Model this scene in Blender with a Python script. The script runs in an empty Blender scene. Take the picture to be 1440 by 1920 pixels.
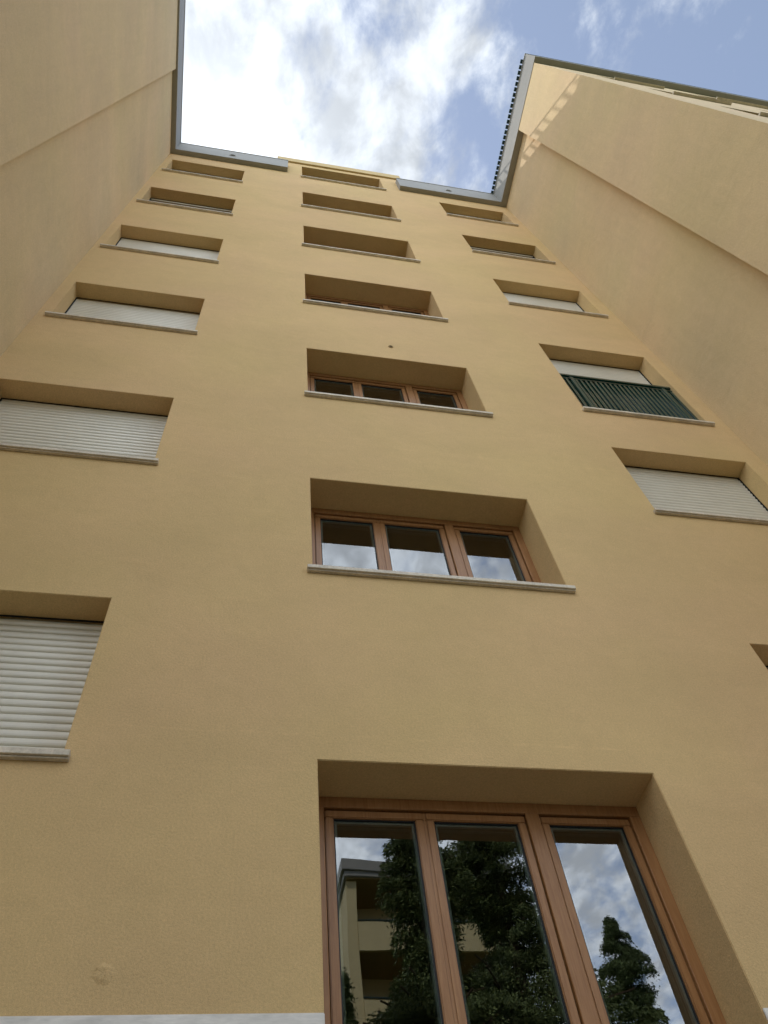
import bpy, bmesh, math, random
import numpy as np
from mathutils import Vector, Matrix

scene = bpy.context.scene
C = scene.collection

# ------------------------------------------------------------------ camera
cam_d = bpy.data.cameras.new("camera")
cam = bpy.data.objects.new("camera", cam_d)
C.objects.link(cam)
cam_d.sensor_fit = 'HORIZONTAL'
cam_d.sensor_width = 36.0
cam_d.lens = 36.0 * 1502.17 / 1440.0
cam_d.clip_start = 0.05
cam_d.clip_end = 2000.0
R_ = Vector((0.98206926, -0.16531219, -0.09061923))
U_ = Vector((-0.09192182, -0.83957527, 0.53540988))
F_ = Vector((0.16459144, 0.51747971, 0.83971686))
cam.matrix_world = Matrix(((R_.x, U_.x, -F_.x, 0.0),
                           (R_.y, U_.y, -F_.y, -3.3408),
                           (R_.z, U_.z, -F_.z, 0.0),
                           (0, 0, 0, 1)))
scene.camera = cam
scene.cycles.diffuse_bounces = 6
GROUND = -1.6

# ------------------------------------------------------------------ light
SUN = Vector((-0.72, 1.0, 1.62)).normalized()
sun_d = bpy.data.lights.new("sun", 'SUN')
sun_d.energy = 1.4
sun_d.angle = math.radians(0.6)
sun_d.color = (1.0, 0.93, 0.82)
sun = bpy.data.objects.new("sun", sun_d)
sun.rotation_euler = SUN.to_track_quat('Z', 'Y').to_euler()
sun.location = (0, 0, 60)
C.objects.link(sun)
scene.view_settings.view_transform = 'Standard'
scene.view_settings.look = 'None'
scene.view_settings.gamma = 1.0
scene.view_settings.exposure = 1.13


def build_world():
    w = bpy.data.worlds.new("World")
    scene.world = w
    w.use_nodes = True
    nt = w.node_tree
    N, L = nt.nodes, nt.links
    N.clear()
    out = N.new('ShaderNodeOutputWorld')
    bg = N.new('ShaderNodeBackground')
    bg.inputs['Strength'].default_value = 0.12
    L.new(bg.outputs[0], out.inputs[0])
    sky = N.new('ShaderNodeTexSky')
    sky.sky_type = 'NISHITA'
    sky.sun_disc = False
    sky.sun_elevation = math.asin(SUN.z)
    sky.sun_rotation = math.atan2(SUN.x, SUN.y)
    sky.altitude = 200
    sky.air_density = 1.0
    sky.dust_density = 1.2
    sky.ozone_density = 1.0
    tc = N.new('ShaderNodeTexCoord')
    sep = N.new('ShaderNodeSeparateXYZ')
    L.new(tc.outputs['Generated'], sep.inputs[0])

    def math_(op, a, b=None, clamp=False):
        m = N.new('ShaderNodeMath'); m.operation = op; m.use_clamp = clamp
        for i, v in enumerate((a, b)):
            if v is None: continue
            if isinstance(v, (int, float)): m.inputs[i].default_value = v
            else: L.new(v, m.inputs[i])
        return m.outputs[0]
    zz = math_('ADD', math_('MAXIMUM', sep.outputs[2], 0.0), 0.12)
    px = math_('DIVIDE', sep.outputs[0], zz)
    py = math_('DIVIDE', sep.outputs[1], zz)
    cmb = N.new('ShaderNodeCombineXYZ')
    L.new(px, cmb.inputs[0]); L.new(py, cmb.inputs[1])

    def noise(scale, detail, rough, dist, off, stretch=None):
        mp = N.new('ShaderNodeMapping')
        mp.inputs['Location'].default_value = off
        if stretch:
            mp.inputs['Rotation'].default_value = (0, 0, stretch[0])
            mp.inputs['Scale'].default_value = stretch[1]
        L.new(cmb.outputs[0], mp.inputs[0])
        n = N.new('ShaderNodeTexNoise')
        n.inputs['Scale'].default_value = scale
        n.inputs['Detail'].default_value = detail
        n.inputs['Roughness'].default_value = rough
        n.inputs['Distortion'].default_value = dist
        L.new(mp.outputs[0], n.inputs['Vector'])
        return n.outputs[0]

    def ramp(v, a, b):
        m = N.new('ShaderNodeMapRange'); m.interpolation_type = 'SMOOTHSTEP'
        m.inputs['From Min'].default_value = a; m.inputs['From Max'].default_value = b
        L.new(v, m.inputs['Value'])
        return m.outputs[0]
    big = noise(13.0, 9, 0.60, 0.15, (3.3, 1.7, 0), (0.5, (1.0, 0.75, 1)))
    fine = noise(34.0, 8, 0.62, 0.3, (8.1, 2.4, 0), (0.35, (1.0, 0.6, 1)))
    # cloud bank on the left, thinning out to blue on the right
    side = math_('SUBTRACT', 1.0, ramp(px, 0.10, 0.26))
    edge = math_('ADD', math_('MULTIPLY', side, 0.50), math_('MULTIPLY', math_('SUBTRACT', big, 0.5), 1.9))
    south = ramp(math_('MULTIPLY', py, -1.0), 0.15, 0.7)
    edge = math_('ADD', edge, math_('MULTIPLY', south, 0.40))
    edge = math_('ADD', edge, math_('MULTIPLY', math_('SUBTRACT', fine, 0.5), 0.55))
    # bright patch where the sun sits behind thin cloud, low on the left
    dx = math_('ADD', px, 0.075); dy = math_('SUBTRACT', py, 0.145)
    d2 = math_('ADD', math_('MULTIPLY', dx, dx), math_('MULTIPLY', dy, dy))
    glow = math_('POWER', 2.718, math_('MULTIPLY', d2, -75.0))
    edge = math_('ADD', edge, math_('MULTIPLY', glow, 0.35))
    cover = ramp(edge, 0.0, 0.62)
    dens = noise(17.0, 8, 0.56, 0.25, (1.2, 6.6, 0), (0.4, (1.0, 0.7, 1)))
    lum = math_('ADD', 0.37, math_('MULTIPLY', ramp(dens, 0.35, 0.65), 0.27))
    lum = math_('ADD', lum, math_('MULTIPLY', glow, 0.30))
    cc = N.new('ShaderNodeVectorMath'); cc.operation = 'SCALE'
    cc.inputs[0].default_value = (6.15, 6.6, 7.15)
    L.new(lum, cc.inputs['Scale'])
    mix = N.new('ShaderNodeMix'); mix.data_type = 'RGBA'
    L.new(cover, mix.inputs[0])
    tint = N.new('ShaderNodeVectorMath'); tint.operation = 'MULTIPLY_ADD'
    L.new(sky.outputs[0], tint.inputs[0])
    tint.inputs[1].default_value = (0.62, 0.60, 0.58)
    tint.inputs[2].default_value = (0.60, 0.68, 0.82)
    L.new(tint.outputs[0], mix.inputs[6])
    L.new(cc.outputs[0], mix.inputs[7])
    # the open sky over the garden side is brighter than the strip overhead
    fin = N.new('ShaderNodeVectorMath'); fin.operation = 'SCALE'
    L.new(mix.outputs[2], fin.inputs[0])
    L.new(math_('ADD', 1.0, math_('MULTIPLY', south, 1.45)), fin.inputs['Scale'])
    L.new(fin.outputs[0], bg.inputs['Color'])
    w.cycles.sampling_method = 'MANUAL'
    w.cycles.sample_map_resolution = 1024


build_world()


# ------------------------------------------------------------------ materials
def new_mat(name):
    m = bpy.data.materials.new(name); m.use_nodes = True
    nt = m.node_tree; nt.nodes.clear()
    out = nt.nodes.new('ShaderNodeOutputMaterial')
    b = nt.nodes.new('ShaderNodeBsdfPrincipled')
    nt.links.new(b.outputs[0], out.inputs[0])
    return m, nt, b, out


def noise_mat(name, base, var=0.12, scale=4.0, fine=120.0, fine_var=0.06, bump=0.0, bump_scale=300.0,
              rough=0.85, spec=0.3, stretch=(1, 1, 1), metallic=0.0):
    m, nt, b, out = new_mat(name)
    N, L = nt.nodes, nt.links
    tc = N.new('ShaderNodeTexCoord')
    mp = N.new('ShaderNodeMapping'); mp.inputs['Scale'].default_value = stretch
    L.new(tc.outputs['Object'], mp.inputs[0])
    n1 = N.new('ShaderNodeTexNoise'); n1.inputs['Scale'].default_value = scale; n1.inputs['Detail'].default_value = 6
    n2 = N.new('ShaderNodeTexNoise'); n2.inputs['Scale'].default_value = fine; n2.inputs['Detail'].default_value = 4
    L.new(mp.outputs[0], n1.inputs['Vector']); L.new(mp.outputs[0], n2.inputs['Vector'])

    def mr(v, lo, hi):
        r = N.new('ShaderNodeMapRange'); r.inputs['From Min'].default_value = 0.25; r.inputs['From Max'].default_value = 0.75
        r.inputs['To Min'].default_value = lo; r.inputs['To Max'].default_value = hi
        L.new(v, r.inputs['Value']); return r.outputs[0]
    mu = N.new('ShaderNodeMath'); mu.operation = 'MULTIPLY'
    L.new(mr(n1.outputs[0], 1 - var, 1 + var), mu.inputs[0]); L.new(mr(n2.outputs[0], 1 - fine_var, 1 + fine_var), mu.inputs[1])
    sc = N.new('ShaderNodeVectorMath'); sc.operation = 'SCALE'; sc.inputs[0].default_value = base
    L.new(mu.outputs[0], sc.inputs['Scale'])
    L.new(sc.outputs[0], b.inputs['Base Color'])
    b.inputs['Roughness'].default_value = rough
    b.inputs['Specular IOR Level'].default_value = spec
    b.inputs['Metallic'].default_value = metallic
    if bump:
        n3 = N.new('ShaderNodeTexNoise'); n3.inputs['Scale'].default_value = bump_scale; n3.inputs['Detail'].default_value = 4
        L.new(mp.outputs[0], n3.inputs['Vector'])
        bp = N.new('ShaderNodeBump'); bp.inputs['Strength'].default_value = 1.0; bp.inputs['Distance'].default_value = bump
        L.new(n3.outputs[0], bp.inputs['Height']); L.new(bp.outputs[0], b.inputs['Normal'])
    return m


def stucco(name, base, side=False, marks=False):
    """ochre trowelled render: patchy tone, fine grain, faint joints and smears"""
    m, nt, b, out = new_mat(name)
    N, L = nt.nodes, nt.links
    tc = N.new('ShaderNodeTexCoord')

    def mapped(scale):
        mp = N.new('ShaderNodeMapping'); mp.inputs['Scale'].default_value = scale
        L.new(tc.outputs['Object'], mp.inputs[0]); return mp.outputs[0]

    def noise(vec, s, d=5, r=0.55, dist=0.0):
        n = N.new('ShaderNodeTexNoise'); n.inputs['Scale'].default_value = s
        n.inputs['Detail'].default_value = d; n.inputs['Roughness'].default_value = r
        n.inputs['Distortion'].default_value = dist
        L.new(vec, n.inputs['Vector']); return n.outputs[0]

    def rng(v, a, b_, lo, hi):
        r = N.new('ShaderNodeMapRange'); r.inputs['From Min'].default_value = a; r.inputs['From Max'].default_value = b_
        r.inputs['To Min'].default_value = lo; r.inputs['To Max'].default_value = hi
        L.new(v, r.inputs['Value']); return r.outputs[0]

    def mul(a, c):
        k = N.new('ShaderNodeMath'); k.operation = 'MULTIPLY'
        L.new(a, k.inputs[0]); L.new(c, k.inputs[1]); return k.outputs[0]
    o = tc.outputs['Object']
    patch = noise(mapped((1, 1, 1.6)), 0.55, 5, 0.6, 0.4)
    mid = noise(mapped((1, 1, 1)), 3.2, 6, 0.62, 0.6)
    stre = noise(mapped((5, 5, 0.55)) if side else mapped((1.0, 1, 7.0)), 2.2, 5, 0.6)
    grain = noise(o, 85.0, 4, 0.75)
    speck = noise(o, 260.0, 2, 0.7)
    tone = mul(rng(patch, 0.3, 0.7, 0.94, 1.06), rng(mid, 0.3, 0.7, 0.975, 1.025))
    tone = mul(tone, rng(stre, 0.3, 0.7, 0.972, 1.028) if side else rng(stre, 0.3, 0.7, 0.99, 1.01))
    tone = mul(tone, rng(noise(o, 13.0, 5, 0.7, 0.5), 0.3, 0.7, 0.975, 1.025))
    tone = mul(tone, rng(grain, 0.3, 0.7, 0.88, 1.12))
    tone = mul(tone, rng(speck, 0.3, 0.7, 0.86, 1.14))
    # sparse pale smears
    sm = noise(mapped((1.2, 1.2, 4.0)), 1.7, 7, 0.75, 1.0)
    tone = mul(tone, rng(sm, 0.66, 0.82, 1.0, 1.12))
    # hue shift between a pinker and a greener ochre
    hue = noise(mapped((1, 1, 1)), 0.42, 4, 0.55, 0.3)
    mx = N.new('ShaderNodeMix'); mx.data_type = 'RGBA'
    L.new(rng(hue, 0.35, 0.65, 0, 1), mx.inputs[0])
    mx.inputs[6].default_value = (base[0] * 1.012, base[1] * 0.988, base[2] * 1.02, 1)
    mx.inputs[7].default_value = (base[0] * 0.985, base[1] * 1.005, base[2] * 0.95, 1)
    if marks:
        # faint broken horizontal day joints above the ground floor and each storey
        sep = N.new('ShaderNodeSeparateXYZ'); L.new(o, sep.inputs[0])
        wob = noise(mapped((1, 1, 1)), 1.3, 3)
        za = N.new('ShaderNodeMath'); za.operation = 'MULTIPLY_ADD'
        L.new(wob, za.inputs[0]); za.inputs[1].default_value = 0.10; L.new(sep.outputs[2], za.inputs[2])
        brk = noise(mapped((1, 1, 0.3)), 3.5, 5, 0.7)
        for zc, wd, amp in ((3.10, 0.012, 0.10), (2.86, 0.008, 0.07), (6.62, 0.02, 0.06), (8.95, 0.02, -0.05), (11.9, 0.03, -0.05), (14.6, 0.03, -0.05)):
            s = N.new('ShaderNodeMath'); s.operation = 'SUBTRACT'; L.new(za.outputs[0], s.inputs[0]); s.inputs[1].default_value = zc
            ab = N.new('ShaderNodeMath'); ab.operation = 'ABSOLUTE'; L.new(s.outputs[0], ab.inputs[0])
            ln = rng(ab.outputs[0], 0.0, wd, 1.0, 0.0)
            k = mul(ln, rng(brk, 0.45, 0.62, 0.0, 1.0))
            a2 = N.new('ShaderNodeMath'); a2.operation = 'MULTIPLY_ADD'
            L.new(k, a2.inputs[0]); a2.inputs[1].default_value = amp; a2.inputs[2].default_value = 1.0
            tone = mul(tone, a2.outputs[0])
    sc = N.new('ShaderNodeVectorMath'); sc.operation = 'SCALE'
    L.new(mx.outputs[2], sc.inputs[0]); L.new(tone, sc.inputs['Scale'])
    L.new(sc.outputs[0], b.inputs['Base Color'])
    b.inputs['Roughness'].default_value = 0.9
    b.inputs['Specular IOR Level'].default_value = 0.4
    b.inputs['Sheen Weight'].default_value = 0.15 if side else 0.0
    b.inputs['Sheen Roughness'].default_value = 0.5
    h1 = N.new('ShaderNodeMath'); h1.operation = 'MULTIPLY_ADD'
    L.new(mid, h1.inputs[0]); h1.inputs[1].default_value = 2.5; L.new(grain, h1.inputs[2])
    bp = N.new('ShaderNodeBump'); bp.inputs['Strength'].default_value = 1.0; bp.inputs['Distance'].default_value = 0.003
    L.new(h1.outputs[0], bp.inputs['Height']); L.new(bp.outputs[0], b.inputs['Normal'])
    return m


def wood_mat():
    m, nt, b, out = new_mat("reddish_wood")
    N, L = nt.nodes, nt.links
    tc = N.new('ShaderNodeTexCoord')
    mp = N.new('ShaderNodeMapping'); mp.inputs['Scale'].default_value = (14, 14, 0.9)
    L.new(tc.outputs['Object'], mp.inputs[0])
    n = N.new('ShaderNodeTexNoise'); n.inputs['Scale'].default_value = 6; n.inputs['Detail'].default_value = 7
    n.inputs['Roughness'].default_value = 0.65; n.inputs['Distortion'].default_value = 0.4
    L.new(mp.outputs[0], n.inputs['Vector'])
    r = N.new('ShaderNodeValToRGB')
    r.color_ramp.elements[0].position = 0.3; r.color_ramp.elements[0].color = (0.250, 0.108, 0.034, 1)
    r.color_ramp.elements[1].position = 0.72; r.color_ramp.elements[1].color = (0.375, 0.185, 0.070, 1)
    L.new(n.outputs[0], r.inputs[0]); L.new(r.outputs[0], b.inputs['Base Color'])
    b.inputs['Roughness'].default_value = 0.42
    bp = N.new('ShaderNodeBump'); bp.inputs['Distance'].default_value = 0.0006
    L.new(n.outputs[0], bp.inputs['Height']); L.new(bp.outputs[0], b.inputs['Normal'])
    return m


def glass_mat():
    m = bpy.data.materials.new("window_glass"); m.use_nodes = True
    nt = m.node_tree; N, L = nt.nodes, nt.links; N.clear()
    out = N.new('ShaderNodeOutputMaterial')
    tr = N.new('ShaderNodeBsdfTransparent'); tr.inputs[0].default_value = (0.80, 0.84, 0.82, 1)
    gl = N.new('ShaderNodeBsdfGlossy'); gl.inputs['Roughness'].default_value = 0.0; gl.inputs['Color'].default_value = (0.95, 0.98, 1, 1)
    fr = N.new('ShaderNodeFresnel'); fr.inputs['IOR'].default_value = 2.55
    tc = N.new('ShaderNodeTexCoord')
    n = N.new('ShaderNodeTexNoise'); n.inputs['Scale'].default_value = 2.2; n.inputs['Detail'].default_value = 1
    L.new(tc.outputs['Object'], n.inputs['Vector'])
    bp = N.new('ShaderNodeBump'); bp.inputs['Distance'].default_value = 0.0009; bp.inputs['Strength'].default_value = 1
    L.new(n.outputs[0], bp.inputs['Height']); L.new(bp.outputs[0], gl.inputs['Normal'])
    # dust specks
    v = N.new('ShaderNodeTexNoise'); v.inputs['Scale'].default_value = 95; v.inputs['Detail'].default_value = 1
    L.new(tc.outputs['Object'], v.inputs['Vector'])
    mr = N.new('ShaderNodeMapRange'); mr.inputs['From Min'].default_value = 0.80; mr.inputs['From Max'].default_value = 0.84
    mr.inputs['To Max'].default_value = 0.5
    L.new(v.outputs[0], mr.inputs['Value'])
    df = N.new('ShaderNodeBsdfDiffuse'); df.inputs[0].default_value = (0.28, 0.27, 0.25, 1)
    m1 = N.new('ShaderNodeMixShader'); L.new(fr.outputs[0], m1.inputs[0]); L.new(tr.outputs[0], m1.inputs[1]); L.new(gl.outputs[0], m1.inputs[2])
    m2 = N.new('ShaderNodeMixShader'); L.new(mr.outputs[0], m2.inputs[0]); L.new(m1.outputs[0], m2.inputs[1]); L.new(df.outputs[0], m2.inputs[2])
    L.new(m2.outputs[0], out.inputs[0])
    return m


OCHRE = (0.605, 0.422, 0.205)
OCHRE_WING_GLARE = (0.605, 0.450, 0.245)  # wings share the front's ochre; sky glare is put into this paler base
M = dict(
    wall=stucco("ochre_stucco", OCHRE, marks=True),
    side=stucco("ochre_stucco_wing_glare", OCHRE_WING_GLARE, side=True),
    trim=noise_mat("pale_yellow_trim", (0.56, 0.42, 0.21), var=0.05, bump=0.001),
    wood=wood_mat(), glass=glass_mat(),
    gasket=noise_mat("black_rubber", (0.015, 0.015, 0.015), rough=0.5),
    spacer=noise_mat("aluminium_spacer", (0.42, 0.47, 0.42), rough=0.4, spec=0.5),
    marble=noise_mat("travertine", (0.60, 0.53, 0.43), var=0.20, scale=9, fine=60, fine_var=0.16, rough=0.55, bump=0.0008, bump_scale=90),
    shutter=noise_mat("grey_cream_slats", (0.68, 0.645, 0.555), var=0.05, scale=3, fine=40, fine_var=0.02, rough=0.26, spec=0.5),
    fascia=noise_mat("grey_coated_fascia", (0.305, 0.300, 0.285), var=0.06, scale=3, fine=30, fine_var=0.03, rough=0.6, bump=0.0006),
    coping=noise_mat("pale_metal_coping", (0.42, 0.42, 0.41), var=0.04, rough=0.4, spec=0.5),
    rail=noise_mat("dark_green_paint", (0.012, 0.050, 0.040), var=0.1, rough=0.25, spec=0.5),
    tile=noise_mat("dark_teal_metal", (0.02, 0.055, 0.065), var=0.2, rough=0.4),
    dark=noise_mat("dim_interior", (0.22, 0.20, 0.17)),
    pvc=noise_mat("white_plastic", (0.55, 0.55, 0.53), rough=0.4),
    hole=noise_mat("hollow_black", (0.01, 0.01, 0.01)),
    roof=noise_mat("roof_membrane", (0.22, 0.22, 0.22)),
    plinth=noise_mat("white_veined_marble", (0.72, 0.685, 0.64), var=0.16, scale=6, fine=26, fine_var=0.09, rough=0.45, bump=0.0007, bump_scale=60, stretch=(1, 1, 4)),
    mortar=noise_mat("mortar_patch", (0.42, 0.285, 0.125), var=0.12, scale=30, bump=0.004, bump_scale=60),
    brownwall=noise_mat("brown_loggia", (0.28, 0.20, 0.085), var=0.1),
    cream=noise_mat("cream_render", (0.58, 0.49, 0.28), var=0.07, bump=0.001),
)


# ------------------------------------------------------------------ mesh helpers
def bm_box(bm, x0, x1, y0, y1, z0, z1, mi=0):
    vs = [bm.verts.new(p) for p in ((x0, y0, z0), (x1, y0, z0), (x1, y1, z0), (x0, y1, z0),
                                    (x0, y0, z1), (x1, y0, z1), (x1, y1, z1), (x0, y1, z1))]
    for f in ((0, 3, 2, 1), (4, 5, 6, 7), (0, 1, 5, 4), (1, 2, 6, 5), (2, 3, 7, 6), (3, 0, 4, 7)):
        bm.faces.new([vs[i] for i in f]).material_index = mi
    return vs


def obj(name, bm, mats, parent=None, bevel=0.0, smooth=False, loc=None):
    if bevel:
        bmesh.ops.bevel(bm, geom=list(bm.edges), offset=bevel, segments=2, affect='EDGES', clamp_overlap=True)
    bmesh.ops.recalc_face_normals(bm, faces=bm.faces) if smooth or bevel else None
    me = bpy.data.meshes.new(name); bm.to_mesh(me); bm.free()
    for m in (mats if isinstance(mats, (list, tuple)) else [mats]): me.materials.append(m)
    if smooth:
        for p in me.polygons: p.use_smooth = True
    o = bpy.data.objects.new(name, me); C.objects.link(o)
    if parent is not None: o.parent = parent
    if loc is not None: o.location = loc
    return o


def box_obj(name, dims, mat, parent=None, bevel=0.0):
    bm = bmesh.new()
    for d in dims: bm_box(bm, *d)
    return obj(name, bm, mat, parent, bevel)


def thing(name, label, cat, loc=(0, 0, 0), group=None):
    o = bpy.data.objects.new(name, None); C.objects.link(o)
    o.location = loc; o['label'] = label; o['category'] = cat
    if group: o['group'] = group
    return o


def tube(bm, a, b, r, n=10):
    a, b = Vector(a), Vector(b); d = (b - a).normalized()
    u = d.orthogonal().normalized(); v = d.cross(u)
    ra = [bm.verts.new(a + r * (math.cos(t) * u + math.sin(t) * v)) for t in [2 * math.pi * i / n for i in range(n)]]
    rb = [bm.verts.new(b + r * (math.cos(t) * u + math.sin(t) * v)) for t in [2 * math.pi * i / n for i in range(n)]]
    for i in range(n): bm.faces.new((ra[i], ra[(i + 1) % n], rb[(i + 1) % n], rb[i]))
    bm.faces.new(ra[::-1]); bm.faces.new(rb)


def holed_wall(bm, x0, x1, z0, z1, y, th, holes, cut=()):
    """wall facing -y at plane y, thickness th; holes go right through"""
    xs = sorted({x0, x1, *[h[0] for h in holes], *[h[1] for h in holes], *[c[0] for c in cut], *[c[1] for c in cut]})
    zs = sorted({z0, z1, *[h[2] for h in holes], *[h[3] for h in holes], *[c[2] for c in cut], *[c[3] for c in cut]})
    xs = [x for x in xs if x0 <= x <= x1]; zs = [z for z in zs if z0 <= z <= z1]
    allh = list(holes) + list(cut)
    cache = {}

    def v(i, j, k):
        key = (i, j, k)
        if key not in cache: cache[key] = bm.verts.new((xs[i], y if k == 0 else y + th, zs[j]))
        return cache[key]

    def solid(i, j):
        if i < 0 or j < 0 or i >= len(xs) - 1 or j >= len(zs) - 1: return False
        cx, cz = (xs[i] + xs[i + 1]) / 2, (zs[j] + zs[j + 1]) / 2
        return not any(h[0] < cx < h[1] and h[2] < cz < h[3] for h in allh)
    for i in range(len(xs) - 1):
        for j in range(len(zs) - 1):
            if not solid(i, j): continue
            bm.faces.new((v(i, j, 0), v(i + 1, j, 0), v(i + 1, j + 1, 0), v(i, j + 1, 0)))
            bm.faces.new((v(i, j, 1), v(i, j + 1, 1), v(i + 1, j + 1, 1), v(i + 1, j, 1)))
            if not solid(i - 1, j): bm.faces.new((v(i, j, 1), v(i, j, 0), v(i, j + 1, 0), v(i, j + 1, 1)))
            if not solid(i + 1, j): bm.faces.new((v(i + 1, j, 0), v(i + 1, j, 1), v(i + 1, j + 1, 1), v(i + 1, j + 1, 0)))
            if not solid(i, j - 1): bm.faces.new((v(i, j, 0), v(i, j, 1), v(i + 1, j, 1), v(i + 1, j, 0)))
            if not solid(i, j + 1): bm.faces.new((v(i, j + 1, 1), v(i, j + 1, 0), v(i + 1, j + 1, 0), v(i + 1, j + 1, 1)))


# ------------------------------------------------------------------ ground
bm = bmesh.new(); bm_box(bm, -300, 300, -300, 300, GROUND - 0.5, GROUND)
g = obj("ground", bm, noise_mat("lawn_soil", (0.10, 0.12, 0.05), var=0.3, scale=0.6, bump=0.01, bump_scale=20)); g['kind'] = 'structure'
bm = bmesh.new(); bm_box(bm, -2.40, 5.20, -8.2, -0.02, GROUND, GROUND + 0.05)
g = obj("path", bm, noise_mat("courtyard_paving", (0.26, 0.25, 0.23), var=0.15, scale=2, bump=0.002, bump_scale=60)); g['kind'] = 'structure'

# ------------------------------------------------------------------ the apartment building
BLD = thing("apartment_building", "tall ochre apartment building with grey roof fascia around a narrow courtyard", "building", (1.45, 6.0, GROUND))
BL = Vector(BLD.location)


class P:      # parenting without moving the geometry
    pass


def part(o, parent=BLD, label=None):
    o.parent = parent
    if parent is BLD: o.location = o.location - BL
    if label: o['label'] = label
    return o


XL, XR = -2.49, 5.40
CX0, CX1 = 0.4715, 2.3791
LX0, LX1 = -2.3548, -0.8042
RX0, RX1 = 3.6184, 5.151
c_head = [2.880, 5.854, 8.854, 11.854, 14.854, 17.854, 20.926]
c_sill = [0.20, 4.587, 7.577, 10.518, 13.515, 16.51, 19.60]
s_head = [4.091, 7.114, 10.114, 13.114, 16.114, 19.141]      # rows 2..7
s_sillL = [2.856, 5.875, 8.90, 11.82, 14.85, 17.88]
s_sillR = [2.856, 5.885, 8.045, 11.83, 14.87, 17.88]
ST = 0.037
DC, DS = 0.290, 0.195
c_sill[3] = 10.565
PJ = 0.042       # how far the sills stand out
c_sill, s_sillL, s_sillR = [[z - (PJ - 0.03) * z / 3.34 for z in q] for q in (c_sill, s_sillL, s_sillR)]
holes = [(CX0, CX1, s - ST, h) for h, s in zip(c_head, c_sill)]
holes += [(LX0, LX1, s - ST, h) for h, s in zip(s_head, s_sillL)]
holes += [(RX0, RX1, s - ST, h) for h, s in zip(s_head, s_sillR)]
# plinth line at z = 1.62 : wall above, marble cladding in front of the masonry below
bm = bmesh.new()
holed_wall(bm, XL - 0.4, XR + 0.4, GROUND, 21.56, 0.0, 0.40, holes,
           cut=[(XL - 0.4, -0.09, 20.62, 21.6), (2.90, XR + 0.4, 20.62, 21.6)])
bm.normal_update()
sharp = [e for e in bm.edges if len(e.link_faces) == 2 and e.calc_face_angle(0) > 0.5 and abs(e.verts[0].co.y) < 0.01 and abs(e.verts[1].co.y) < 0.01]
bmesh.ops.bevel(bm, geom=sharp, offset=0.004, segments=2, affect='EDGES')
wall_front = part(obj("wall", bm, M['wall']), label="ochre courtyard front wall with three columns of windows")

# marble base slabs either side of the big window
for a, b_ in ((-2.488, -1.05), (-1.046, CX0), (CX1 + 0.002, 3.9), (3.904, 5.248)):
    part(box_obj("plinth_slab", [(a, b_, -0.012, -0.001, GROUND + 0.05, 1.617)], M['plinth'], bevel=0.003))

# left wing : recessed wall next to the corner, then a slightly proud one
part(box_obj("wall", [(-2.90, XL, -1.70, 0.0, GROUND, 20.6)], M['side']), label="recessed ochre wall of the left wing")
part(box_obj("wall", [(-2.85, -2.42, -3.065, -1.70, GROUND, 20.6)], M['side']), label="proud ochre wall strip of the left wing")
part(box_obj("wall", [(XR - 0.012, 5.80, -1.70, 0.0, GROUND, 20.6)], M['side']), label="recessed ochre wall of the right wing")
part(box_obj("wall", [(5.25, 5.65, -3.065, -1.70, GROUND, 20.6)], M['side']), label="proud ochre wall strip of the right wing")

# end walls of the wings, facing the garden
end_cols = [(6.45, 7.45), (8.70, 10.3), (11.6, 13.2)]
eh = []
for a, b_ in end_cols:
    for h, s in zip(s_head, s_sillR):
        if s > 8.2 or s < 7.9: eh.append((a, b_, s - ST, h))
        else: eh.append((a, b_, 8.86, h))
bm = bmesh.new()
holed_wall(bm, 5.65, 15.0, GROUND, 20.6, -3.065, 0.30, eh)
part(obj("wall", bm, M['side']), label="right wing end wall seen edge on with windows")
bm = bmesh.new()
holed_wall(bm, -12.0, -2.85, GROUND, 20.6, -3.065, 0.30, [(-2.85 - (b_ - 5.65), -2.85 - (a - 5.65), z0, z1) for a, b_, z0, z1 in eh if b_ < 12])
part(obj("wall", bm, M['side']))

# outer and rear walls so that the block is closed
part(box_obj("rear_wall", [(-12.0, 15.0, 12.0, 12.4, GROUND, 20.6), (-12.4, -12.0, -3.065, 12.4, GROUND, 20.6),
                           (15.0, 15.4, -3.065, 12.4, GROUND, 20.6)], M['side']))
part(box_obj("roof", [(-12.3, -2.47, -3.0, 12.3, 20.3, 20.605), (5.42, 15.3, -3.0, 12.3, 20.3, 20.605),
                      (-2.47, 5.42, 0.30, 12.3, 20.3, 20.605)], M['roof']))
# stair tower above the roof
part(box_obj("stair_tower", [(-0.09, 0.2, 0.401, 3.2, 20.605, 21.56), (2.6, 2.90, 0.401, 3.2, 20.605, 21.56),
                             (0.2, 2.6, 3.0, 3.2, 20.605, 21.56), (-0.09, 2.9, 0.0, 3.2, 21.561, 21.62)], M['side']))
part(box_obj("tower_cap", [(-0.13, 2.94, -0.04, -0.001, 21.20, 21.64), (-0.13, 2.94, -0.0, 0.5, 21.621, 21.65)], M['trim'], bevel=0.004))

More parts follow.
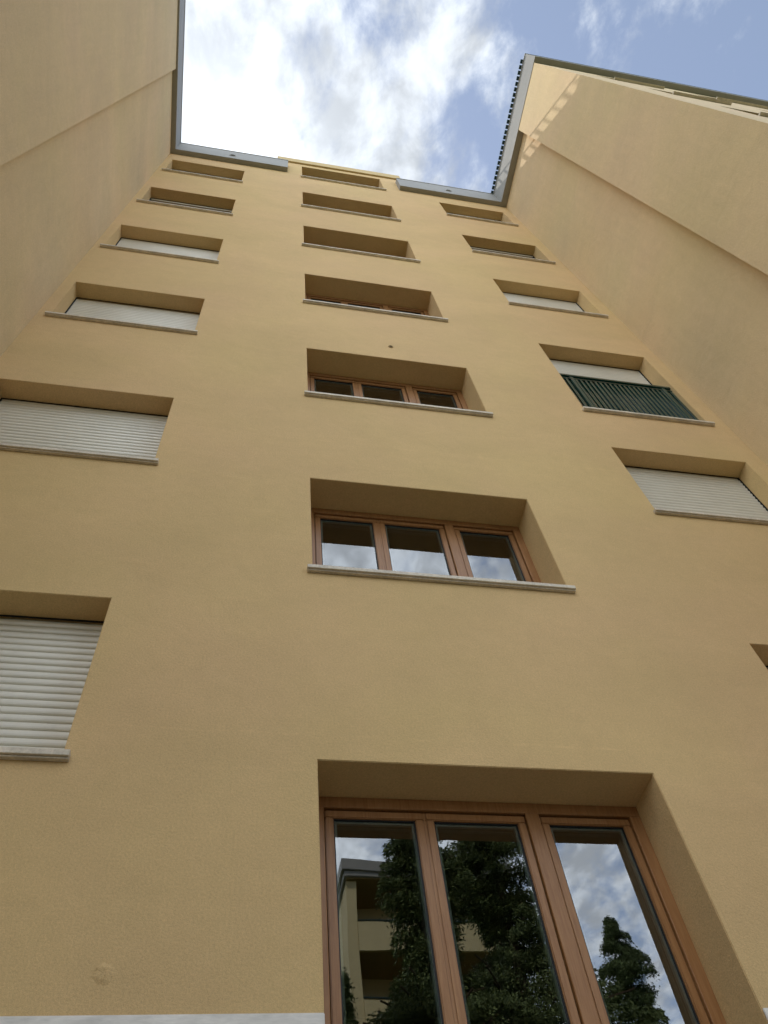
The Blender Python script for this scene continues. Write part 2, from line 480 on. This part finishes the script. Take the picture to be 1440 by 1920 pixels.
# grey fascia running round the courtyard, its soffit 11 cm proud of the walls
FZ0, FZ1 = 19.85, 20.74
part(box_obj("fascia", [(-2.38, 0.130, -0.11, -0.0005, FZ0, FZ1), (-2.70, -2.38, -3.19, -0.0005, FZ0, FZ1)], M['fascia']),
     label="grey fascia at the left of the courtyard")
part(box_obj("fascia", [(2.765, 5.24, -0.11, -0.0005, FZ0, FZ1), (5.24, 5.60, -3.19, -0.0005, FZ0, FZ1)], M['fascia']),
     label="grey fascia at the right of the courtyard")
part(box_obj("fascia", [(5.60, 15.4, -3.19, -2.9, FZ0 + 0.001, FZ1)], M['fascia']), label="grey end fascia of the right wing")
part(box_obj("fascia", [(-12.4, -2.70, -3.19, -2.9, FZ0 + 0.001, FZ1)], M['fascia']))
part(box_obj("coping", [(-2.38, 0.133, -0.122, 0.12, FZ1, FZ1 + 0.03), (-2.72, -2.368, -3.202, -0.122, FZ1, FZ1 + 0.03),
                        (-12.4, -2.72, -3.202, -2.85, FZ1, FZ1 + 0.03)], M['coping']))
part(box_obj("coping", [(2.762, 5.24, -0.122, 0.12, FZ1, FZ1 + 0.03), (5.225, 5.62, -3.202, -0.122, FZ1, FZ1 + 0.03),
                        (5.62, 15.4, -3.202, -2.85, FZ1, FZ1 + 0.03)], M['coping']))
# row of dark tile ends over the right wing fascia
bm = bmesh.new()
y = -3.07
while y < -0.13:
    bm_box(bm, 5.172, 5.42, y, y + 0.088, FZ1 + 0.031, FZ1 + 0.070)
    y += 0.1155
part(obj("tile_edge", bm, M['tile'], bevel=0.004), label="row of dark roof tile ends along the right wing")

# overflow spouts in the fascia
for sx in (-1.139, 3.988):
    bm = bmesh.new()
    n = 20
    for (r0, r1, y0, y1) in ((0.058, 0.040, -0.128, -0.109),):
        rings = []
        for r, yy in ((r0, y1), (r0, y0), (r1, y0), (r1, y1 + 0.0)):
            rings.append([bm.verts.new((sx + r * 1.25 * math.cos(2 * math.pi * i / n), yy, 20.19 + r * math.sin(2 * math.pi * i / n))) for i in range(n)])
        for k in range(3):
            for i in range(n): bm.faces.new((rings[k][i], rings[k][(i + 1) % n], rings[k + 1][(i + 1) % n], rings[k + 1][i]))
        f = bm.faces.new([bm.verts.new((v.co.x, -0.1115, v.co.z)) for v in rings[3]]); f.material_index = 1
    part(obj("overflow_spout", bm, [M['fascia'], M['hole']], smooth=False))

# small pipe stub in the wall above the third stair window
bm = bmesh.new()
n = 18; rings = []
for r, yy in ((0.030, 0.001), (0.030, -0.010), (0.022, -0.010), (0.022, -0.001)):
    rings.append([bm.verts.new((1.498 + r * math.cos(2 * math.pi * i / n), yy, 9.243 + r * 1.1 * math.sin(2 * math.pi * i / n))) for i in range(n)])
for k in range(3):
    for i in range(n): bm.faces.new((rings[k][i], rings[k][(i + 1) % n], rings[k + 1][(i + 1) % n], rings[k + 1][i]))
f = bm.faces.new([bm.verts.new((v.co.x, -0.003, v.co.z)) for v in rings[3]]); f.material_index = 1
part(obj("vent_pipe", bm, [M['mortar'], M['hole']]))

# rough repair patch low on the wall
rnd = random.Random(4)
bm = bmesh.new()
cx, cz = -0.397, 1.775
ctr = bm.verts.new((cx, -0.006, cz)); prev = None; rings = []
for q, (r, yy) in enumerate(((0.012, -0.0035), (0.022, -0.0065), (0.032, -0.0025), (0.044, 0.0005))):
    rings.append([bm.verts.new((cx + r * (1 + rnd.uniform(-.25, .25)) * math.cos(2 * math.pi * i / 26) * 1.15, yy + rnd.uniform(-.0012, .0008) * (q < 3),
                                cz + r * (1 + rnd.uniform(-.25, .25)) * math.sin(2 * math.pi * i / 26))) for i in range(26)])
for i in range(26):
    bm.faces.new((ctr, rings[0][i], rings[0][(i + 1) % 26]))
    for k in range(3): bm.faces.new((rings[k][i], rings[k + 1][i], rings[k + 1][(i + 1) % 26], rings[k][(i + 1) % 26]))
part(obj("mortar_patch", bm, M['wall'], smooth=True))


# ------------------------------------------------------------------ windows
def sill(parent, x0, x1, ztop, depth, name="sill"):
    bm = bmesh.new()
    bm_box(bm, x0 - 0.04, x1 + 0.04, -PJ - 0.001, -0.0008, ztop - ST, ztop)
    bm_box(bm, x0 - 0.04, x1 + 0.04, -PJ + 0.014, -0.0008, ztop - ST - 0.010, ztop - ST)
    bmesh.ops.bevel(bm, geom=list(bm.edges), offset=0.0025, segments=1, affect='EDGES', clamp_overlap=True)
    bm_box(bm, x0, x1, -0.0007, depth + 0.06, ztop - ST, ztop - 0.002)
    o = obj(name, bm, M['marble']); o.parent = parent
    return o


def frame_bars(bm, x0, x1, z0, z1, w, y0, y1):
    bm_box(bm, x0, x1, y0, y1, z1 - w, z1)
    bm_box(bm, x0, x1, y0, y1, z0, z0 + w)
    bm_box(bm, x0, x0 + w, y0 + 0.0004, y1, z0 + w, z1 - w)
    bm_box(bm, x1 - w, x1, y0 + 0.0004, y1, z0 + w, z1 - w)


def wood_window(zs, zh, label=None):
    """three sashes in a fixed reddish frame, double glazing"""
    x0, x1, y = CX0, CX1, DC
    bm = bmesh.new()
    frame_bars(bm, x0, x1, zs, zh, 0.068, y, y + 0.075)
    bm_box(bm, 1.680, 1.760, y + 0.0006, y + 0.075, zs + 0.068, zh - 0.068)
    bmesh.ops.bevel(bm, geom=list(bm.edges), offset=0.003, segments=1, affect='EDGES', clamp_overlap=True)
    w = part(obj("window", bm, M['wood']), label=label)
    off = Vector((0, 0, 0))
    zi0, zi1 = zs + 0.062, zh - 0.078
    for (a, b_) in ((x0 + 0.074, 1.088), (1.100, 1.674), (1.766, x1 - 0.074)):
        bm = bmesh.new()
        frame_bars(bm, a, b_, zi0, zi1, 0.046, y + 0.012, y + 0.07)
        bmesh.ops.bevel(bm, geom=list(bm.edges), offset=0.005, segments=2, affect='EDGES', clamp_overlap=True)
        s = obj("sash", bm, M['wood'], w)
        ga, gb, g0, g1 = a + 0.046, b_ - 0.046, zi0 + 0.046, zi1 - 0.046
        bm = bmesh.new()
        for gy in (y + 0.034, y + 0.054):
            f = bm.faces.new([bm.verts.new(p) for p in ((ga, gy, g0), (gb, gy, g0), (gb, gy, g1), (ga, gy, g1))])
            f.material_index = 0
        r = [(ga, gb, g1 - 0.007, g1), (ga, gb, g0, g0 + 0.007), (ga, ga + 0.007, g0 + 0.007, g1 - 0.007), (gb - 0.007, gb, g0 + 0.007, g1 - 0.007)]
        for (p, q_, s0, s1) in r: bm_box(bm, p, q_, y + 0.026, y + 0.0335, s0, s1, 1)
        r = [(ga, gb, g1 - 0.020, g1), (ga, gb, g0, g0 + 0.020), (ga, ga + 0.020, g0 + 0.020, g1 - 0.020), (gb - 0.020, gb, g0 + 0.020, g1 - 0.020)]
        for (p, q_, s0, s1) in r: bm_box(bm, p, q_, y + 0.037, y + 0.0535, s0, s1, 2)
        obj("pane", bm, [M['glass'], M['gasket'], M['spacer']], w)
    # cover strip between the two opening sashes
    bm = bmesh.new(); bm_box(bm, 1.0885, 1.0995, y + 0.017, y + 0.06, zi0, zi1)
    obj("meeting_strip", bm, M['wood'], w)
    sill(w, x0, x1, zs, y + 0.01)
    return w


floors = ["big ground floor wooden window reflecting trees", "first stair window above the ground floor one, sky in its panes",
          "second stair window with dark panes", "third stair window, mostly soffit visible",
          "fourth stair window", "fifth stair window", "topmost stair window under the tower cap"]
for i, (h, s) in enumerate(zip(c_head, c_sill)):
    wood_window(s, h, floors[i])


def roller(parent, x0, x1, z0, z1, y, name="roller_shutter"):
    """curtain of convex slats"""
    bm = bmesh.new()
    pitch, n = 0.0555, 0
    prof = []
    z = z0
    while z < z1:
        for t, dy in ((0.0, 0.010), (0.05, 0.003), (0.18, -0.002), (0.38, -0.0055), (0.58, -0.0060), (0.78, -0.0035), (0.92, 0.002), (0.94, 0.010)):
            zz = z + t * pitch
            if zz <= z1: prof.append((y + dy, zz))
        z += pitch
    va = [bm.verts.new((x0, p[0], p[1])) for p in prof]; vb = [bm.verts.new((x1, p[0], p[1])) for p in prof]
    for i in range(len(prof) - 1): bm.faces.new((va[i], vb[i], vb[i + 1], va[i + 1]))
    # back skin gives it thickness
    bb = [bm.verts.new(p) for p in ((x0, y + 0.012, z0), (x1, y + 0.012, z0), (x1, y + 0.012, z1), (x0, y + 0.012, z1))]
    bm.faces.new(bb)
    o = obj(name, bm, M['shutter'], parent, smooth=False)
    return o


def shutter_window(x0, x1, zs, zh, low, label=None, origin_y=0.0, detailed=True):
    """opening closed by a roller shutter that comes down to height low"""
    y = DS
    bm = bmesh.new()
    bm_box(bm, x0, x0 + 0.010, y - 0.003, y + 0.07, zs, zh - 0.001)
    bm_box(bm, x1 - 0.010, x1, y - 0.003, y + 0.07, zs, zh - 0.001)
    bm_box(bm, x0 + 0.010, x1 - 0.010, y - 0.002, y + 0.003, zh - 0.014, zh - 0.001)  # black strip put in for the shadowed gap at the shutter head
    bm_box(bm, x0 + 0.010, x1 - 0.010, y + 0.055, y + 0.10, zh - 0.06, zh - 0.001)
    w = part(obj("window", bm, M['hole']), label=label)
    roller(w, x0 + 0.011, x1 - 0.011, max(low, zs + 0.004), zh - 0.012, y + 0.012)
    if low > zs + 0.05:
        bm = bmesh.new()
        frame_bars(bm, x0 + 0.022, x1 - 0.022, zs, zh - 0.06, 0.07, y + 0.06, y + 0.12)
        bm_box(bm, (x0 + x1) / 2 - 0.06, (x0 + x1) / 2 + 0.06, y + 0.061, y + 0.12, zs + 0.07, zh - 0.13)
        obj("frame", bm, M['wood'] if abs(low - 9.5) > 0.01 else M['rail'], w)
        bm = bmesh.new()
        bm.faces.new([bm.verts.new(p) for p in ((x0 + .09, y + .09, zs + .07), (x1 - .09, y + .09, zs + .07), (x1 - .09, y + .09, zh - .13), (x0 + .09, y + .09, zh - .13))])
        obj("pane", bm, M['glass'], w)
    sill(w, x0, x1, zs, y + 0.04)
    return w


rows = ["lowest", "second", "third", "fourth", "fifth", "topmost"]
for i, h in enumerate(s_head):
    lowL = s_sillL[i] if i < 4 else (h - 0.06 if i == 4 else h - 0.25)
    shutter_window(LX0, LX1, s_sillL[i], h, lowL, "shuttered window, %s in the left column" % rows[i])
for i, h in enumerate(s_head):
    low = {2: 9.50, 4: h - 0.06, 5: h - 0.20}.get(i, s_sillR[i])
    lab = "shuttered balcony door with green railing in the right column" if i == 2 else "shuttered window, %s in the right column" % rows[i]
    w = shutter_window(RX0, RX1, s_sillR[i], h, low, lab)

# green balustrade in the third opening of the right column
rail = None
yr = 0.055
x0, x1, zb, zt = 3.625, 5.144, 8.10, 9.16
bm = bmesh.new()
bm_box(bm, x0 + 0.002, x1 - 0.002, yr - 0.028, yr + 0.028, zt - 0.045, zt)
rail = part(obj("balcony_railing", bm, M['rail'], bevel=0.003))
box_obj("rail", [(x0 + 0.002, x1 - 0.002, yr - 0.015, yr + 0.015, zt - 0.105, zt - 0.085)], M['rail'], rail)
box_obj("rail", [(x0 + 0.002, x1 - 0.002, yr - 0.015, yr + 0.015, zb, zb + 0.025)], M['rail'], rail)
for px in (3.79, 5.03):
    bm = bmesh.new(); bm_box(bm, px - 0.024, px + 0.024, yr - 0.020, yr + 0.020, 8.046, zt - 0.0455)
    obj("post", bm, M['rail'], rail, bevel=0.003)
n = 24
for k in range(n):
    px = x0 + 0.025 + (x1 - x0 - 0.05) * k / (n - 1)
    if min(abs(px - 3.79), abs(px - 5.03)) < 0.034: continue
    bm = bmesh.new(); bm_box(bm, px - 0.014, px + 0.014, yr - 0.012, yr + 0.012, zb + 0.026, zt - 0.1055)
    obj("baluster", bm, M['rail'], rail)

# roof railing behind the right part of the front fascia (throws the ladder-like shadow)
bm = bmesh.new()
bm_box(bm, 2.95, 5.40, 0.10, 0.14, 21.70, 21.75)
rr = part(obj("roof_railing", bm, M['rail']))
k = 0
xx = 3.05
while xx < 5.38:
    wdt = 0.035 if k % 3 == 1 else 0.016
    bm = bmesh.new(); bm_box(bm, xx - wdt, xx + wdt, 0.11, 0.13, 20.606, 21.6995)
    obj("baluster", bm, M['rail'], rr)
    xx += 0.195; k += 1

# windows of the right wing's end wall (glancing view)
for a, b_ in end_cols:
    for h, s in zip(s_head, s_sillR):
        if b_ > 12 and s < 10: continue
        ss = 8.905 if 7.9 < s < 8.2 else s
        w = box_obj("window", [(a, a + 0.07, -2.90, -2.84, ss, h), (b_ - 0.07, b_, -2.90, -2.84, ss, h),
                               (a + 0.07, b_ - 0.07, -2.90, -2.84, h - 0.07, h), (a + 0.07, b_ - 0.07, -2.90, -2.84, ss, ss + 0.07),
                               ((a + b_) / 2 - .05, (a + b_) / 2 + .05, -2.899, -2.84, ss + 0.07, h - 0.07)], M['wood'])
        part(w, label="window in the end wall of the right wing")
        bm = bmesh.new()
        bm.faces.new([bm.verts.new(p) for p in ((a + .07, -2.86, ss + .07), (b_ - .07, -2.86, ss + .07), (b_ - .07, -2.86, h - .07), (a + .07, -2.86, h - .07))])
        obj("pane", bm, M['glass'], w)
        box_obj("sill", [(a - 0.04, b_ + 0.04, -3.118, -3.066, ss - ST, ss), (a, b_, -3.0655, -2.84, ss - ST, ss - 0.002)], M['marble'], w)

# dim rooms behind the glass
part(box_obj("interior", [(-0.4, -0.3, 0.401, 3.1, GROUND, 20.29), (3.1, 3.2, 0.401, 3.1, GROUND, 20.29), (-0.3, 3.1, 3.0, 3.1, GROUND, 20.29)], M['dark']))
slabs = [(-0.3, 3.1, 0.402, 3.0, z, z + 0.2) for z in [GROUND + .1] + [h + 0.15 for h in c_head[:-1]]]
part(box_obj("floor_slab", slabs, M['dark']))
part(box_obj("room_partition", [(-2.9, -0.41, 0.9, 1.0, GROUND, 20.29), (3.21, 5.8, 0.9, 1.0, GROUND, 20.29),
                                (5.8, 14.9, -2.3, -2.2, GROUND, 20.29)], M['dark']))


# ------------------------------------------------------------------ building across the garden (seen in the glass)
OB = thing("apartment_building", "cream block with deep brown loggias and grey roof edge, mirrored in the ground floor window", "building", (14, -36, GROUND))
OL = Vector(OB.location)


def opart(o, label=None):
    o.parent = OB; o.location = o.location - OL
    if label: o['label'] = label
    return o


bx0, by0 = 5.3, -27.0
zt = 21.4
opart(box_obj("roof", [(bx0, 13, -46, by0, zt - 0.55, zt), (bx0 + 0.1, 12.9, -46, by0 - 0.1, zt - 0.8, zt - 0.55)], M['fascia'], bevel=0.02))
opart(box_obj("wall", [(bx0 + 0.25, 12.5, -45, by0 - 2.4, GROUND, zt - 0.8), (bx0 + 0.2, bx0 + 0.62, by0 - 2.4, by0 - 0.35, GROUND, zt - 0.8)], M['cream']))
for k in range(7):
    top = 18.7 - 2.95 * k
    o = opart(box_obj("balcony", [(bx0 + 0.63, 12.5, by0 - 2.39, by0 - 0.42, top - 1.15, top - 0.95)], M['brownwall']))
    p = box_obj("parapet", [(bx0 + 0.63, 12.5, by0 - 0.42, by0 - 0.30, top - 1.2, top - 0.1)], M['cream'], o)
    bm = bmesh.new(); tube(bm, (bx0 + 0.63, by0 - 0.35, top), (12.5, by0 - 0.35, top), 0.035)
    for j in range(3): tube(bm, (bx0 + 1.5 + j * 2.6, by0 - 0.35, top - 0.099), (bx0 + 1.5 + j * 2.6, by0 - 0.35, top - 0.03), 0.018, 6)
    obj("handrail", bm, M['tile'], o)
    for j, xx in enumerate((7.6, 10.2)):
        q_ = opart(box_obj("window", [(xx, xx + 1.6, by0 - 2.395, by0 - 2.33, top - 0.9, top + 1.2)], M['hole']))
        box_obj("frame", [(xx - 0.08, xx, by0 - 2.39, by0 - 2.30, top - 0.9, top + 1.28), (xx + 1.6, xx + 1.68, by0 - 2.39, by0 - 2.30, top - 0.9, top + 1.28),
                          (xx, xx + 1.6, by0 - 2.39, by0 - 2.30, top + 1.2, top + 1.28)], M['pvc'], q_)
opart(box_obj("soffit", [(bx0 + 0.2, 12.8, by0 - 2.4, by0 - 0.2, zt - 0.86, zt - 0.801)], M['brownwall']))


# ------------------------------------------------------------------ conifers
def foliage_mat(name, a, b):
    m, nt, bs, out = new_mat(name)
    N, L = nt.nodes, nt.links
    geo = N.new('ShaderNodeNewGeometry')
    tc = N.new('ShaderNodeTexCoord')
    n = N.new('ShaderNodeTexNoise'); n.inputs['Scale'].default_value = 1.6; n.inputs['Detail'].default_value = 4
    L.new(tc.outputs['Object'], n.inputs['Vector'])
    ad = N.new('ShaderNodeMath'); ad.operation = 'MULTIPLY_ADD'
    L.new(geo.outputs['Random Per Island'], ad.inputs[0]); ad.inputs[1].default_value = 0.5
    L.new(n.outputs[0], ad.inputs[2])
    r = N.new('ShaderNodeValToRGB')
    r.color_ramp.elements[0].position = 0.4; r.color_ramp.elements[0].color = (*a, 1)
    r.color_ramp.elements[1].position = 1.0; r.color_ramp.elements[1].color = (*b, 1)
    L.new(ad.outputs[0], r.inputs[0]); L.new(r.outputs[0], bs.inputs['Base Color'])
    bs.inputs['Roughness'].default_value = 0.65
    bs.inputs['Specular IOR Level'].default_value = 0.2
    return m


FOL = foliage_mat("conifer_needles", (0.055, 0.092, 0.035), (0.19, 0.25, 0.105))
BARK = noise_mat("conifer_bark", (0.08, 0.055, 0.04), var=0.3, scale=8, bump=0.01, bump_scale=40, stretch=(1, 1, .3))


def conifer(x, y, height, radius, seed, label, dense=1.0):
    rs = np.random.RandomState(seed)
    T = thing("conifer_tree", label, "tree", (x, y, GROUND), "tall dark conifers in the garden")
    bm = bmesh.new()
    segs = 14; prev = None
    for i in range(segs + 1):
        t = i / segs
        r = 0.26 * (1 - t) ** 0.9 + 0.012
        ring = [bm.verts.new((r * math.cos(a) * (1 + .08 * math.sin(3 * a)), r * math.sin(a), t * height * 0.97)) for a in [2 * math.pi * j / 10 for j in range(10)]]
        if prev:
            for j in range(10): bm.faces.new((prev[j], prev[(j + 1) % 10], ring[(j + 1) % 10], ring[j]))
        prev = ring
    limbs = []
    nb = int(height * 17)
    for k in range(nb):
        t = (k + rs.rand()) / nb
        z = (0.10 + 0.89 * t) * height
        env = radius * min(1.0, (1.02 - t) * 1.55 + 0.02) * (0.72 + 0.28 * math.sin(t * 23 + seed))
        env *= 0.66 + 0.50 * rs.rand()
        a = rs.rand() * 2 * math.pi
        limbs.append((z, env, a))
        ex = Vector((math.cos(a) * env, math.sin(a) * env, z + env * 0.12))
        if env > 0.35: tube(bm, (0, 0, z), (ex.x * .85, ex.y * .85, ex.z), 0.018, 4)
    tr = obj("trunk", bm, BARK, T)
    V = []
    for (z, env, a) in limbs:
        n = int((300 + 620 * env) * dense)
        s = rs.rand(n) ** 0.65
        side = rs.randn(n) * (0.07 + 0.13 * env * (1 - s * .5))
        rad = s * env
        base = np.stack([np.cos(a) * rad - np.sin(a) * side, np.sin(a) * rad + np.cos(a) * side,
                         z + rad * 0.22 - 0.35 * (rad ** 2) / max(env, .3) + rs.randn(n) * 0.07 - np.abs(side) * .35], 1)
        ln = 0.045 + 0.065 * rs.rand(n)
        d = np.stack([np.cos(a) + rs.randn(n) * .55, np.sin(a) + rs.randn(n) * .55, -0.75 + rs.randn(n) * .5], 1)
        d /= np.linalg.norm(d, axis=1, keepdims=True)
        w = np.cross(d, rs.randn(n, 3)); w /= np.linalg.norm(w, axis=1, keepdims=True)
        w *= (0.009 + 0.011 * rs.rand(n))[:, None]
        tip = base + d * ln[:, None]; m_ = base + d * (ln * .45)[:, None]
        V.append(np.stack([base, m_ + w, tip, m_ - w], 1).reshape(-1, 3))
    V = np.concatenate(V)
    nq = len(V) // 4
    me = bpy.data.meshes.new("crown")
    me.vertices.add(len(V)); me.vertices.foreach_set('co', V.astype(np.float32).ravel())
    me.loops.add(len(V)); me.loops.foreach_set('vertex_index', np.arange(len(V), dtype=np.int32))
    me.polygons.add(nq); me.polygons.foreach_set('loop_start', np.arange(0, len(V), 4, dtype=np.int32))
    me.polygons.foreach_set('loop_total', np.full(nq, 4, dtype=np.int32))
    me.update(calc_edges=True); me.validate()
    me.materials.append(FOL)
    o = bpy.data.objects.new("crown", me); C.objects.link(o); o.parent = T
    return T


conifer(4.2, -11.0, 15.2, 2.15, 3, "dark conifer mirrored in the left pane of the ground floor window")
conifer(6.35, -12.2, 15.7, 3.2, 8, "broad dark conifer mirrored in the middle pane of the ground floor window")
conifer(13.0, -20.0, 16.3, 3.6, 12, "slim dark conifer mirrored in the right pane of the ground floor window")
conifer(2.9, -13.5, 10.9, 1.7, 21, "lower dark conifer mirrored at the left edge of the ground floor window")
for k, (x, y, h, r_) in enumerate(((-1.5, -10.5, 13.5, 2.3), (-6.0, -9.0, 14.5, 2.6), (12.5, -7.5, 13.0, 2.4))):  # unseen trees added to block low sky light from the lower front wall
    conifer(x, y, h, r_, 40 + k, ("unseen tall conifer added facing the courtyard mouth to darken the lower wall", "bushy conifer on the lawn off the left wing's end",
                                  "bushy conifer on the lawn off the right wing's end")[k], 0.4)
